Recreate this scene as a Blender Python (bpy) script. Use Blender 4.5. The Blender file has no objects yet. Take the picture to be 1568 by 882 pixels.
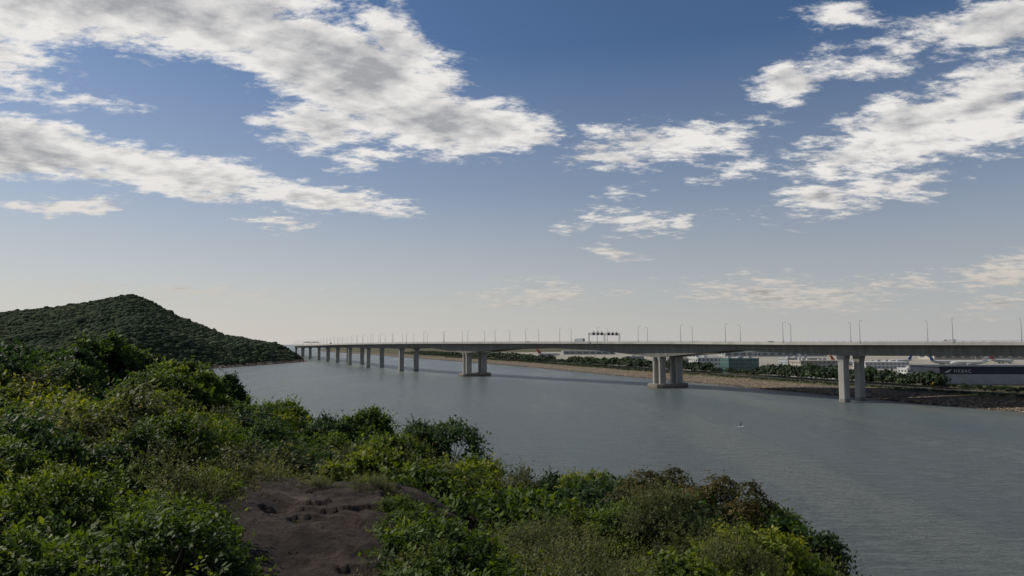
import bpy, bmesh, math, random
import numpy as np
from mathutils import Vector, noise as mnoise
R = np.random.RandomState(7); random.seed(7)
sc = bpy.context.scene
H = 30.0
COL = sc.collection
# ---------------------------------------------------------------- helpers
def lk(o, parent=None):
    COL.objects.link(o)
    if parent: o.parent = parent
    return o
def empty(name, loc=(0,0,0), rz=0):
    e = bpy.data.objects.new(name, None); e.location = loc; e.rotation_euler=(0,0,rz); e.empty_display_size=0.1
    return lk(e)
def mesh_np(name, V, F, mats=(), smooth=False, tint=None, mi=None):
    V = np.asarray(V, dtype=np.float32); F = np.asarray(F, dtype=np.int32)
    m = bpy.data.meshes.new(name); k = F.shape[1]
    m.vertices.add(len(V)); m.vertices.foreach_set('co', V.ravel())
    m.loops.add(F.size); m.loops.foreach_set('vertex_index', F.ravel())
    m.polygons.add(len(F)); m.polygons.foreach_set('loop_start', np.arange(0, F.size, k, dtype=np.int32))
    m.polygons.foreach_set('loop_total', np.full(len(F), k, dtype=np.int32))
    for a in mats: m.materials.append(a)
    if mi is not None: m.polygons.foreach_set('material_index', np.asarray(mi, dtype=np.int32))
    m.update(calc_edges=True)
    if smooth: m.polygons.foreach_set('use_smooth', np.ones(len(F), dtype=bool))
    if tint is not None:
        a = m.attributes.new('tint', 'FLOAT', 'POINT'); a.data.foreach_set('value', np.asarray(tint, dtype=np.float32))
    m.validate()
    return m
class MB:
    """simple mesh builder of boxes, cylinders and lofts"""
    def __init__(s): s.v=[]; s.f=[]; s.mi=[]
    def add(s, vs, fs, m=0):
        o=len(s.v); s.v+= [tuple(v) for v in vs]; s.f += [tuple(i+o for i in f) for f in fs]; s.mi += [m]*len(fs)
    def box(s, c, d, m=0, rz=0, taper=1.0):
        cx,cy,cz=c; hx,hy,hz=d[0]/2,d[1]/2,d[2]/2; vs=[]
        ca,sa=math.cos(rz),math.sin(rz)
        for z,t in ((-hz,1),(hz,taper)):
            for x,y in ((-hx,-hy),(hx,-hy),(hx,hy),(-hx,hy)):
                x*=t;y*=t; vs.append((cx+x*ca-y*sa, cy+x*sa+y*ca, cz+z))
        s.add(vs,[(3,2,1,0),(4,5,6,7),(0,1,5,4),(1,2,6,5),(2,3,7,6),(3,0,4,7)],m)
    def tube(s, a, b, r0, r1, n=8, m=0, cap=True):
        a=Vector(a); b=Vector(b); d=(b-a).normalized()
        u=d.orthogonal().normalized(); w=d.cross(u); vs=[]
        for p,r in ((a,r0),(b,r1)):
            for i in range(n):
                t=2*math.pi*i/n; vs.append(p+u*math.cos(t)*r+w*math.sin(t)*r)
        fs=[(i,(i+1)%n,n+(i+1)%n,n+i) for i in range(n)]
        if cap: fs += [tuple(range(n))[::-1], tuple(range(n,2*n))]
        s.add(vs,fs,m)
    def loft(s, rings, m=0, cap=True):
        n=len(rings[0]); vs=[p for r in rings for p in r]; fs=[]
        for k in range(len(rings)-1):
            for i in range(n):
                j=(i+1)%n; fs.append((k*n+i,k*n+j,(k+1)*n+j,(k+1)*n+i))
        if cap: fs += [tuple(range(n))[::-1], tuple(range((len(rings)-1)*n,len(rings)*n))]
        s.add(vs,fs,m)
    def mesh(s, name, mats, smooth=False):
        m=bpy.data.meshes.new(name); m.from_pydata(s.v,[],s.f)
        for a in mats: m.materials.append(a)
        m.polygons.foreach_set('material_index', s.mi)
        if smooth: m.polygons.foreach_set('use_smooth',[True]*len(s.f))
        m.update(); return m
    def obj(s, name, mats, parent=None, smooth=False, loc=None, rz=0):
        o=bpy.data.objects.new(name, s.mesh(name,mats,smooth))
        if loc is not None: o.location=loc; o.rotation_euler=(0,0,rz)
        return lk(o,parent)
def nt(mat): 
    mat.use_nodes=True; t=mat.node_tree; return t, t.nodes, t.links
def N(t, typ, **kw):
    n=t.nodes.new(typ)
    for k,v in kw.items():
        if k.startswith('i_'):
            key=k[2:]; key=int(key) if key.isdigit() else key.replace('_',' ')
            n.inputs[key].default_value=v
        else: setattr(n,k,v)
    return n
def ramp(t, fac, stops):
    r=t.nodes.new('ShaderNodeValToRGB'); cr=r.color_ramp
    while len(cr.elements)<len(stops): cr.elements.new(0.5)
    for e,(p,c) in zip(cr.elements,stops): e.position=p; e.color=(c[0],c[1],c[2],1)
    t.links.new(fac, r.inputs[0]); return r.outputs[0]
def mat_noise(name, cols, scale=1.0, rough=0.8, bump=0.0, bscale=None, detail=8, stretch=(1,1,1), spec=0.3, metal=0):
    m=bpy.data.materials.new(name); t,nn,l=nt(m); b=nn['Principled BSDF']
    b.inputs['Roughness'].default_value=rough; b.inputs['Metallic'].default_value=metal
    b.inputs['Specular IOR Level'].default_value=spec
    tc=N(t,'ShaderNodeTexCoord'); mp=N(t,'ShaderNodeMapping'); mp.inputs['Scale'].default_value=stretch
    l.new(tc.outputs['Object'],mp.inputs[0])
    n1=N(t,'ShaderNodeTexNoise',i_Scale=scale,i_Detail=detail,i_Roughness=0.62); l.new(mp.outputs[0],n1.inputs['Vector'])
    k=len(cols); st=[(0.3+0.4*i/(max(k-1,1)),c) for i,c in enumerate(cols)]
    l.new(ramp(t,n1.outputs['Fac'],st), b.inputs['Base Color'])
    if bump:
        n2=N(t,'ShaderNodeTexNoise',i_Scale=bscale or scale*4,i_Detail=8); l.new(tc.outputs['Object'],n2.inputs['Vector'])
        bp=N(t,'ShaderNodeBump',i_Strength=1.0,i_Distance=bump); l.new(n2.outputs['Fac'],bp.inputs['Height']); l.new(bp.outputs[0],b.inputs['Normal'])
    return m
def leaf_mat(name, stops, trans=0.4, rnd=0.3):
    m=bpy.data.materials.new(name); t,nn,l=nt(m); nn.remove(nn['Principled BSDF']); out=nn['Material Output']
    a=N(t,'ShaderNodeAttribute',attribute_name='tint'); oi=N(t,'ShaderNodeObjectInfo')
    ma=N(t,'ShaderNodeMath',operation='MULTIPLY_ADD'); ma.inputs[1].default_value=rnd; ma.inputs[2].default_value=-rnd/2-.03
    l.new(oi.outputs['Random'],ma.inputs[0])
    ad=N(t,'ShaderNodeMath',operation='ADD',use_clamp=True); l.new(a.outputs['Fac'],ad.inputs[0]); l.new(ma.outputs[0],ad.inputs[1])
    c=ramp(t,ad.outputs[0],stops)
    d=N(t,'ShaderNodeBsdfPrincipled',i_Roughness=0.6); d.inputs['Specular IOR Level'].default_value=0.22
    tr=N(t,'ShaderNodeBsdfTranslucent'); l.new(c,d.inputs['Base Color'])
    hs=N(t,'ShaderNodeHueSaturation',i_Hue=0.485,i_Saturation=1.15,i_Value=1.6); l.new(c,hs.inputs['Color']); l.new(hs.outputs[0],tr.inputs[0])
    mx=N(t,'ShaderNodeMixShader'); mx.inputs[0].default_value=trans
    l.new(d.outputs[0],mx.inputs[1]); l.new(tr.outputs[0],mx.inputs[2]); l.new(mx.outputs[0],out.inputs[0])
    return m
# ---------------------------------------------------------------- materials
CONC=mat_noise('concrete',[(0.24,0.235,0.215),(0.32,0.315,0.29),(0.38,0.37,0.34)],0.12,0.85,0.02,2.0,stretch=(1,1,0.35))
CONC_D=mat_noise('concrete_stained',[(0.13,0.12,0.105),(0.22,0.21,0.18),(0.32,0.31,0.28)],0.25,0.9,0.03,2.0,stretch=(1,1,0.2))
ASPH=mat_noise('asphalt',[(0.045,0.045,0.047),(0.065,0.064,0.062)],0.3,0.9)
PAINTW=mat_noise('white_paint',[(0.62,0.62,0.6),(0.8,0.8,0.78)],0.4,0.5)
STEEL=mat_noise('galvanised_steel',[(0.3,0.31,0.32),(0.42,0.43,0.44)],1.0,0.5,metal=0.3)
DARKM=mat_noise('dark_metal',[(0.02,0.022,0.025),(0.035,0.037,0.04)],1.0,0.5)
NAVY=mat_noise('navy_cladding',[(0.016,0.022,0.035),(0.03,0.034,0.048)],0.2,0.6)
GREYP=mat_noise('grey_panel',[(0.22,0.24,0.25),(0.3,0.32,0.33)],0.15,0.7)
BEIGE=mat_noise('beige_render',[(0.3,0.27,0.23),(0.38,0.35,0.3)],0.1,0.8)
WHITEB=mat_noise('white_render',[(0.4,0.41,0.41),(0.52,0.52,0.51)],0.1,0.7)
GLASS=mat_noise('window_glass',[(0.06,0.075,0.085),(0.1,0.12,0.13)],0.3,0.2,spec=0.5)
GREENG=mat_noise('green_glass',[(0.04,0.10,0.095),(0.07,0.15,0.135)],0.3,0.3,spec=0.5)
BLUE=mat_noise('blue_paint',[(0.02,0.07,0.2),(0.03,0.09,0.26)],0.4,0.4)
REDP=mat_noise('red_paint',[(0.25,0.03,0.025),(0.32,0.04,0.03)],0.4,0.4)
YELP=mat_noise('yellow_paint',[(0.5,0.28,0.02),(0.65,0.36,0.03)],0.4,0.5)
RUBBER=mat_noise('rubber',[(0.015,0.015,0.015),(0.025,0.025,0.025)],2,0.8)
ROAD=mat_noise('apron_concrete',[(0.2,0.185,0.16),(0.3,0.28,0.24)],0.02,0.9)
BARK=mat_noise('bark',[(0.05,0.038,0.028),(0.12,0.095,0.07)],3,0.95,0.02,12)
RIPRAP=mat_noise('riprap_stone',[(0.10,0.08,0.062),(0.17,0.138,0.108),(0.25,0.205,0.16)],0.35,0.95)
SKIN=mat_noise('skin',[(0.42,0.25,0.17),(0.48,0.3,0.21)],5,0.6)
CLOTH=mat_noise('dark_cloth',[(0.02,0.03,0.05),(0.04,0.05,0.08)],5,0.9)
HAIR=mat_noise('black_hair',[(0.01,0.008,0.006),(0.02,0.016,0.012)],5,0.7)
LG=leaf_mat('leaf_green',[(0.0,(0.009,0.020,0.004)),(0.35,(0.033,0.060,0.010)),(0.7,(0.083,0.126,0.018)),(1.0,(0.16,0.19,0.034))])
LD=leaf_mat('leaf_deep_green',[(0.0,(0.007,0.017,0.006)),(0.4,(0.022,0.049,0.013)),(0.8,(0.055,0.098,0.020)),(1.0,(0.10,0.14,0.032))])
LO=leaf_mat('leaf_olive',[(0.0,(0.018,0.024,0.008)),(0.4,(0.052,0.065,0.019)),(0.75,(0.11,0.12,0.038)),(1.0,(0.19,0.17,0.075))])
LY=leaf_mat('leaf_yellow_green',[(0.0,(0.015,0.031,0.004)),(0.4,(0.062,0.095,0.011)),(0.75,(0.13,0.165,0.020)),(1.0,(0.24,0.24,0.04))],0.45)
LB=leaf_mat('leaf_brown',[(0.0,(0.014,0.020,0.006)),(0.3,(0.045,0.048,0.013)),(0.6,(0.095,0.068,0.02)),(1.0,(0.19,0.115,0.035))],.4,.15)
# ---------------------------------------------------------------- camera
PITCH=math.radians(4.7); FPX=1045.0
cam=bpy.data.cameras.new('camera'); cam.lens=24; cam.sensor_width=36; cam.clip_start=0.1; cam.clip_end=60000
co=bpy.data.objects.new('camera',cam); co.location=(0,0,H); co.rotation_euler=(math.pi/2+PITCH,0,0); lk(co); sc.camera=co
# ---------------------------------------------------------------- sun + sky
SAZ=math.radians(-70); SEL=math.radians(40)
S=Vector((math.sin(SAZ)*math.cos(SEL), math.cos(SAZ)*math.cos(SEL), math.sin(SEL)))
sl=bpy.data.lights.new('sun','SUN'); sl.energy=4.5; sl.angle=math.radians(0.6); sl.color=(1,0.92,0.78)
so=bpy.data.objects.new('sun',sl); so.rotation_euler=(-S).to_track_quat('-Z','Y').to_euler(); so.location=(-100,50,200); lk(so)
w=bpy.data.worlds.new('World'); sc.world=w; w.use_nodes=True; t=w.node_tree; L=t.links
bg=t.nodes['Background']; bg.inputs['Strength'].default_value=0.1
sky=N(t,'ShaderNodeTexSky',sky_type='NISHITA'); sky.sun_disc=False; sky.sun_elevation=SEL; sky.sun_rotation=SAZ%(2*math.pi)
sky.air_density=1.0; sky.dust_density=0.6; sky.ozone_density=2.0; sky.altitude=0
def MATH(op,a,b=None,c=None,clamp=False):
    n=N(t,'ShaderNodeMath',operation=op,use_clamp=clamp)
    for i,x in enumerate((a,b,c)):
        if x is None: continue
        if hasattr(x,'is_output'): L.new(x,n.inputs[i])
        else: n.inputs[i].default_value=x
    return n.outputs[0]
def SSTEP(x,a,b):
    n=N(t,'ShaderNodeMapRange',interpolation_type='SMOOTHSTEP'); L.new(x,n.inputs[0]); n.inputs[1].default_value=a; n.inputs[2].default_value=b
    return n.outputs[0]
tc=N(t,'ShaderNodeTexCoord'); sp=N(t,'ShaderNodeSeparateXYZ'); L.new(tc.outputs['Generated'],sp.inputs[0])
X,Y,Z=sp.outputs
az=MATH('ARCTAN2',X,Y); el=MATH('ARCSINE',Z)
ae=N(t,'ShaderNodeCombineXYZ'); L.new(az,ae.inputs[0]); L.new(el,ae.inputs[1])
den=MATH('ADD',MATH('MAXIMUM',Z,0.0),0.16)
q=N(t,'ShaderNodeCombineXYZ'); L.new(MATH('DIVIDE',X,den),q.inputs[0]); L.new(MATH('DIVIDE',Y,den),q.inputs[1])
def azel(px,py):
    u=(px-784)/FPX; v=(441-py)/FPX
    d=Vector((u, math.cos(PITCH)-v*math.sin(PITCH), math.sin(PITCH)+v*math.cos(PITCH))).normalized()
    return math.atan2(d.x,d.y), math.asin(d.z)
# (centre, radii, tilt, weight) of every cloud bank, fixed in azimuth / elevation
CL=[(250,5,380,95,8,1.2),(520,105,260,95,20,1.25),(670,188,205,58,6,1.15),(480,190,115,54,0,1),(620,75,120,52,40,.9),(30,0,260,85,0,1),(-60,60,150,110,0,.8),
(20,228,250,52,7,1.2),(270,268,270,42,8,1.1),(480,302,170,28,8,.95),(110,313,120,14,1,.6),
(536,257,56,18,0,.5),(572,240,42,18,0,.45),(20,115,100,40,10,.42),(150,155,110,20,5,.25),
(1035,220,175,42,-8,.62),(940,246,90,26,0,.55),(1115,262,75,20,-10,.42),(925,208,70,20,0,.4),(963,340,56,24,5,.52),(1025,345,34,17,0,.42),(900,334,34,17,-30,.4),(943,387,62,12,5,.5),(950,297,45,10,-5,.3),
(1212,127,78,38,-12,.65),(1350,75,140,46,-15,.42),(1490,35,220,56,-12,.82),(1290,22,75,26,0,.48),(1400,198,220,68,-16,.92),(1530,165,150,80,-15,.95),(1290,245,110,40,-5,.6),(1262,300,86,26,0,.65),(1360,292,120,32,-12,.62),(1190,330,90,14,0,.25),
(1190,450,210,32,2,.5),(820,452,130,26,0,.36),(1545,415,110,30,-6,.62),(1540,468,110,20,-4,.5),(1400,437,70,16,0,.45),(300,450,200,20,0,.22),(430,340,56,14,0,.28)]
nb=N(t,'ShaderNodeTexNoise',i_Scale=2.6,i_Detail=4,i_Roughness=0.62); L.new(q.outputs[0],nb.inputs['Vector'])
sb=N(t,'ShaderNodeVectorMath',operation='SUBTRACT'); L.new(nb.outputs['Color'],sb.inputs[0]); sb.inputs[1].default_value=(.5,.5,.5)
sm=N(t,'ShaderNodeVectorMath',operation='MULTIPLY'); L.new(sb.outputs[0],sm.inputs[0]); sm.inputs[1].default_value=(0.15,0.05,0)
aw=N(t,'ShaderNodeVectorMath',operation='ADD'); L.new(ae.outputs[0],aw.inputs[0]); L.new(sm.outputs[0],aw.inputs[1])
M=None
for (px,py,rx,ry,ro,wt) in CL:
    a=math.radians(ro); c0=azel(px,py); k=0.5
    e1=azel(px+rx*k*math.cos(a),py+rx*k*math.sin(a)); e2=azel(px+ry*k*math.sin(a),py-ry*k*math.cos(a))
    d1=((e1[0]-c0[0])/k,(e1[1]-c0[1])/k); d2=((e2[0]-c0[0])/k,(e2[1]-c0[1])/k)
    mp=N(t,'ShaderNodeMapping',vector_type='TEXTURE'); L.new(aw.outputs[0],mp.inputs[0])
    mp.inputs['Location'].default_value=(c0[0],c0[1],0); mp.inputs['Rotation'].default_value=(0,0,math.atan2(d1[1],d1[0]))
    mp.inputs['Scale'].default_value=(math.hypot(*d1),math.hypot(*d2),1)
    ln=N(t,'ShaderNodeVectorMath',operation='LENGTH'); L.new(mp.outputs[0],ln.inputs[0])
    f=MATH('MULTIPLY_ADD',ln.outputs['Value'],-wt,wt)
    M=f if M is None else MATH('MAXIMUM',M,f)
def fbm(off,scale,rough,st=(1,1,1),det=11,rot=-35):
    mp=N(t,'ShaderNodeMapping'); L.new(q.outputs[0],mp.inputs[0]); mp.inputs['Location'].default_value=off; mp.inputs['Scale'].default_value=st
    mp.inputs['Rotation'].default_value=(0,0,math.radians(rot))
    n=N(t,'ShaderNodeTexNoise',i_Scale=scale,i_Detail=det,i_Roughness=rough); L.new(mp.outputs[0],n.inputs['Vector']); return n.outputs['Fac']
sx,sy=S.x*0.06,S.y*0.06
n0=fbm((3,7,0),3.8,0.56,(1,1.3,1),5); n0b=fbm((3+sx,7+sy,0),3.8,0.56,(1,1.3,1),5)
nh=fbm((5,1,0),12.0,0.70,(.8,1.3,1),7); n2=fbm((1,2,0),2.6,0.5,det=3)
nA=MATH('ADD',MATH('MULTIPLY',MATH('SUBTRACT',n0,0.5),1.6),MATH('MULTIPLY',MATH('SUBTRACT',nh,0.5),2.6))
back=MATH('MULTIPLY',SSTEP(Y,0.25,-0.2),0.75); Mt=MATH('MAXIMUM',M,MATH('SUBTRACT',back,0.6))
dA=MATH('ADD',MATH('MULTIPLY_ADD',Mt,1.45,-0.19),nA)
alpha=MATH('MULTIPLY',SSTEP(dA,-0.14,0.55),SSTEP(Mt,-0.22,0.08))
shade=MATH('ADD',MATH('ADD',MATH('MULTIPLY',MATH('SUBTRACT',n0b,n0),3.6),MATH('MULTIPLY',MATH('SUBTRACT',0.5,nh),0.9)),MATH('MULTIPLY',SSTEP(MATH('ADD',Mt,MATH('MULTIPLY',MATH('SUBTRACT',n2,0.5),2.8)),0.2,1.2),0.85),clamp=True)
cc=ramp(t,shade,[(0.0,(0.90,0.875,0.84)),(0.45,(0.68,0.67,0.66)),(1.0,(0.40,0.405,0.42))])
cmul=N(t,'ShaderNodeMix',data_type='RGBA',blend_type='MULTIPLY'); cmul.inputs[0].default_value=1
lowf=ramp(t,SSTEP(el,0.02,0.26),[(0,(.62,.585,.55)),(1,(.95,.95,.95))]); ls=N(t,'ShaderNodeVectorMath',operation='SCALE'); L.new(lowf,ls.inputs[0]); ls.inputs['Scale'].default_value=10.0
L.new(cc,cmul.inputs[6]); L.new(ls.outputs[0],cmul.inputs[7])
hz=N(t,'ShaderNodeMix',data_type='RGBA'); hf=ramp(t,MATH('MAXIMUM',el,0.0),[(0.0,(.93,)*3),(0.10,(.64,)*3),(0.22,(.27,)*3),(0.42,(0,)*3)])
tint=N(t,'ShaderNodeMix',data_type='RGBA',blend_type='MULTIPLY'); tint.inputs[0].default_value=1; L.new(sky.outputs[0],tint.inputs[6]); tint.inputs[7].default_value=(0.50,0.61,0.73,1)
hcol=ramp(t,SSTEP(az,-0.7,0.75),[(0,(.67,.63,.58)),(1,(.49,.485,.48))]); hs_=N(t,'ShaderNodeVectorMath',operation='SCALE'); L.new(hcol,hs_.inputs[0]); hs_.inputs['Scale'].default_value=9.5
L.new(hf,hz.inputs[0]); L.new(tint.outputs[2],hz.inputs[6]); L.new(hs_.outputs[0],hz.inputs[7])
fin=N(t,'ShaderNodeMix',data_type='RGBA'); L.new(MATH('MULTIPLY',alpha,0.96),fin.inputs[0]); L.new(hz.outputs[2],fin.inputs[6]); L.new(cmul.outputs[2],fin.inputs[7])
L.new(fin.outputs[2],bg.inputs[0])
# ---------------------------------------------------------------- spline
def crom(P, step):
    P=[np.array(p,float) for p in P]; P=[2*P[0]-P[1]]+P+[2*P[-1]-P[-2]]; out=[];
    for i in range(1,len(P)-2):
        p0,p1,p2,p3=P[i-1:i+3]; n=max(2,int(np.linalg.norm(p2-p1)/2))
        for k in range(n):
            u=k/n; out.append(0.5*((2*p1)+(-p0+p2)*u+(2*p0-5*p1+4*p2-p3)*u*u+(-p0+3*p1-3*p2+p3)*u**3))
    out.append(P[-2]); out=np.array(out); d=np.r_[0,np.cumsum(np.linalg.norm(np.diff(out[:,:2],axis=0),axis=1))]
    s=np.arange(0,d[-1],step); return s, np.array([np.interp(s,d,out[:,j]) for j in range(out.shape[1])]).T
# ---------------------------------------------------------------- water
m=bpy.data.materials.new('sea_water'); tt,nn,l=nt(m); b=nn['Principled BSDF']
b.inputs['Roughness'].default_value=0.28; b.inputs['IOR'].default_value=1.33
tcx=N(tt,'ShaderNodeTexCoord')
nz=N(tt,'ShaderNodeTexNoise',i_Scale=0.009,i_Detail=8,i_Roughness=.62); mpw=N(tt,'ShaderNodeMapping'); mpw.inputs['Scale'].default_value=(2.2,0.4,1); mpw.inputs['Rotation'].default_value=(0,0,math.radians(-38))
l.new(tcx.outputs['Object'],mpw.inputs[0]); l.new(mpw.outputs[0],nz.inputs['Vector'])
w1=N(tt,'ShaderNodeTexNoise',i_Scale=0.3,i_Detail=8,i_Roughness=0.72); mp1=N(tt,'ShaderNodeMapping'); mp1.inputs['Scale'].default_value=(0.45,2.0,1); mp1.inputs['Rotation'].default_value=(0,0,math.radians(-16))
l.new(tcx.outputs['Object'],mp1.inputs[0]); l.new(mp1.outputs[0],w1.inputs['Vector'])
ca=N(tt,'ShaderNodeMath',operation='MULTIPLY_ADD'); l.new(w1.outputs['Fac'],ca.inputs[0]); ca.inputs[1].default_value=.7; l.new(nz.outputs['Fac'],ca.inputs[2])
l.new(ramp(tt,ca.outputs[0],[(0.62,(0.062,0.090,0.098)),(0.85,(0.105,0.130,0.134)),(1.0,(0.19,0.212,0.208))]),b.inputs['Base Color'])
w2=N(tt,'ShaderNodeTexNoise',i_Scale=1.5,i_Detail=4,i_Roughness=0.6); l.new(mp1.outputs[0],w2.inputs['Vector'])
pm=N(tt,'ShaderNodeMapRange'); l.new(nz.outputs['Fac'],pm.inputs[0]); pm.inputs[1].default_value=0.35; pm.inputs[2].default_value=0.65; pm.inputs[3].default_value=0.45; pm.inputs[4].default_value=1.0
b1=N(tt,'ShaderNodeBump',i_Distance=3.6); l.new(pm.outputs[0],b1.inputs['Strength']); l.new(w1.outputs['Fac'],b1.inputs['Height'])
b2=N(tt,'ShaderNodeBump',i_Distance=0.6,i_Strength=0.9); l.new(w2.outputs['Fac'],b2.inputs['Height']); l.new(b1.outputs[0],b2.inputs['Normal']); l.new(b2.outputs[0],b.inputs['Normal'])
mb=MB(); mb.add([(-20000,-3000,0),(20000,-3000,0),(20000,40000,0),(-20000,40000,0)],[(0,1,2,3)]); mb.obj('sea_water',[m])
# ---------------------------------------------------------------- airport land
SH=[(620,-260),(290,208),(226,306),(193,387),(142,540),(122,591),(50,810),(-45,1080),(-190,1425),(-420,2000),(-900,3200),(-1600,6000)]
ss,sp_=crom(SH,8.0)
tg=np.gradient(sp_,axis=0); tg/=np.linalg.norm(tg,axis=1)[:,None]; nr=np.c_[tg[:,1],-tg[:,0]]
prof=[(-10,-4),(0,-0.05),(4,2.0),(11,4.9),(13,5.6),(20,6.0),(34,6.05)]
V=[];
for i in range(len(sp_)):
    for o,z in prof:
        j=mnoise.noise(Vector((sp_[i][0]*.12,sp_[i][1]*.12,o)))*(0.9 if -1<o<12 else 0.1)
        p=sp_[i]+nr[i]*(o+j); V.append((p[0],p[1],z+ (j*0.3 if z>0 else 0)))
    V.append((sp_[i][0]+9000,sp_[i][1]+ (200 if sp_[i][1]>300 else 0),6.05))
k=len(prof)+1; F=[]
for i in range(len(sp_)-1):
    for j in range(k-1): F.append((i*k+j,i*k+j+1,(i+1)*k+j+1,(i+1)*k+j))
m=bpy.data.materials.new('reclaimed_land'); tt,nn,l=nt(m); b=nn['Principled BSDF']; b.inputs['Roughness'].default_value=0.95; b.inputs['Specular IOR Level'].default_value=0.15
g=N(tt,'ShaderNodeNewGeometry'); sx_=N(tt,'ShaderNodeSeparateXYZ'); l.new(g.outputs['Position'],sx_.inputs[0])
v1=N(tt,'ShaderNodeTexVoronoi',i_Scale=0.9); l.new(g.outputs['Position'],v1.inputs['Vector'])
rk=ramp(tt,v1.outputs['Color'],[(0.0,(0.05,0.04,0.03)),(0.5,(0.10,0.08,0.062)),(1,(0.17,0.14,0.11))])
n1_=N(tt,'ShaderNodeTexNoise',i_Scale=0.05,i_Detail=8,i_Roughness=0.65); l.new(g.outputs['Position'],n1_.inputs['Vector'])
gr=ramp(tt,n1_.outputs['Fac'],[(0.35,(0.035,0.05,0.018)),(0.5,(0.07,0.065,0.035)),(0.65,(0.12,0.10,0.065))])
n2_=N(tt,'ShaderNodeTexNoise',i_Scale=0.5,i_Detail=6); l.new(g.outputs['Position'],n2_.inputs['Vector'])
za=N(tt,'ShaderNodeMath',operation='MULTIPLY_ADD'); l.new(n2_.outputs['Fac'],za.inputs[0]); za.inputs[1].default_value=1.6; l.new(sx_.outputs[2],za.inputs[2])
mr=N(tt,'ShaderNodeMapRange'); l.new(za.outputs[0],mr.inputs[0]); mr.inputs[1].default_value=5.2; mr.inputs[2].default_value=5.9
mx=N(tt,'ShaderNodeMix',data_type='RGBA'); l.new(mr.outputs[0],mx.inputs[0]); l.new(rk,mx.inputs[6]); l.new(gr,mx.inputs[7])
wet=N(tt,'ShaderNodeMapRange'); l.new(sx_.outputs[2],wet.inputs[0]); wet.inputs[1].default_value=0.5; wet.inputs[2].default_value=1.3; wet.inputs[3].default_value=0.4; wet.inputs[4].default_value=1
mw=N(tt,'ShaderNodeMix',data_type='RGBA',blend_type='MULTIPLY'); mw.inputs[0].default_value=1; l.new(mx.outputs[2],mw.inputs[6]); l.new(wet.outputs[0],mw.inputs[7]); l.new(mw.outputs[2],b.inputs['Base Color'])
o=bpy.data.objects.new('ground',mesh_np('ground',V,F,[m])); lk(o)
def ico(sub):
    bm=bmesh.new(); bmesh.ops.create_icosphere(bm,subdivisions=sub,radius=1); iv=np.array([v.co[:] for v in bm.verts]); bm.verts.ensure_lookup_table(); fi=np.array([[v.index for v in f.verts] for f in bm.faces]); bm.free(); return iv,fi
iv,fi=ico(1)
VV=[];FF=[]
idx=np.where((sp_[:,1]>150)&(sp_[:,1]<900))[0]
for i in range(8000):
    a=idx[int(len(idx)*R.rand()**1.5)]; u=R.rand(); z=-0.2+u*4.6; off=u*10.5
    p=sp_[a]+tg[a]*R.uniform(-5,5)+nr[a]*off; r=R.uniform(.3,.85)
    VV.append(iv*np.array([r*R.uniform(.7,1.3),r*R.uniform(.7,1.3),r*.75])*(1+R.uniform(-.25,.25,(12,1)))+[p[0],p[1],z]); FF.append(fi+12*i)
o=bpy.data.objects.new('seawall_rocks',mesh_np('seawall_rocks',np.concatenate(VV),np.concatenate(FF),[RIPRAP])); lk(o)
def strip(name,offs,z,mat,y0=150,y1=1500):
    mb=MB(); ids=np.where((sp_[:,1]>y0)&(sp_[:,1]<y1))[0]
    for a,b_ in zip(ids[:-1],ids[1:]):
        q=[sp_[a]+nr[a]*offs[0],sp_[a]+nr[a]*offs[1],sp_[b_]+nr[b_]*offs[1],sp_[b_]+nr[b_]*offs[0]]
        mb.add([(x[0],x[1],z) for x in q],[(0,1,2,3)])
    return mb.obj(name,[mat])
strip('perimeter_road',(22,29),6.12,ASPH)
strip('road_marking',(25.4,25.6),6.125,PAINTW)
mb=MB(); ids=np.where((sp_[:,1]>200)&(sp_[:,1]<900))[0]
for a,b_ in zip(ids[:-1],ids[1:]):
    p=sp_[a]+nr[a]*18.5; q_=sp_[b_]+nr[b_]*18.5
    for zz in (6.6,7.3,8.2): mb.tube((p[0],p[1],zz),(q_[0],q_[1],zz),.05,.05,4)
    for f_ in (0,.5): pp=p*(1-f_)+q_*f_; mb.box((pp[0],pp[1],7.1),(.12,.12,2.4))
mb.obj('perimeter_fence',[DARKM])
mb=MB(); mb.add([(150,620,6.1),(3000,620,6.1),(3000,4200,6.1),(-150,1900,6.1),(20,1150,6.1)],[(0,1,2,3,4)]); mb.obj('airport_apron',[ROAD])
mb=MB(); mb.add([(215,455,6.1),(700,455,6.1),(700,560,6.1),(190,560,6.1)],[(0,1,2,3)]); mb.obj('hangar_apron',[ROAD])
for yy in (700,900,1300):
    mb=MB(); x0=150 if yy<1000 else 40; mb.add([(x0,yy,6.105),(1800,yy,6.105),(1800,yy+3,6.105),(x0,yy+3,6.105)],[(0,1,2,3)]); mb.obj('taxiway_marking',[YELP])
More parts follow.
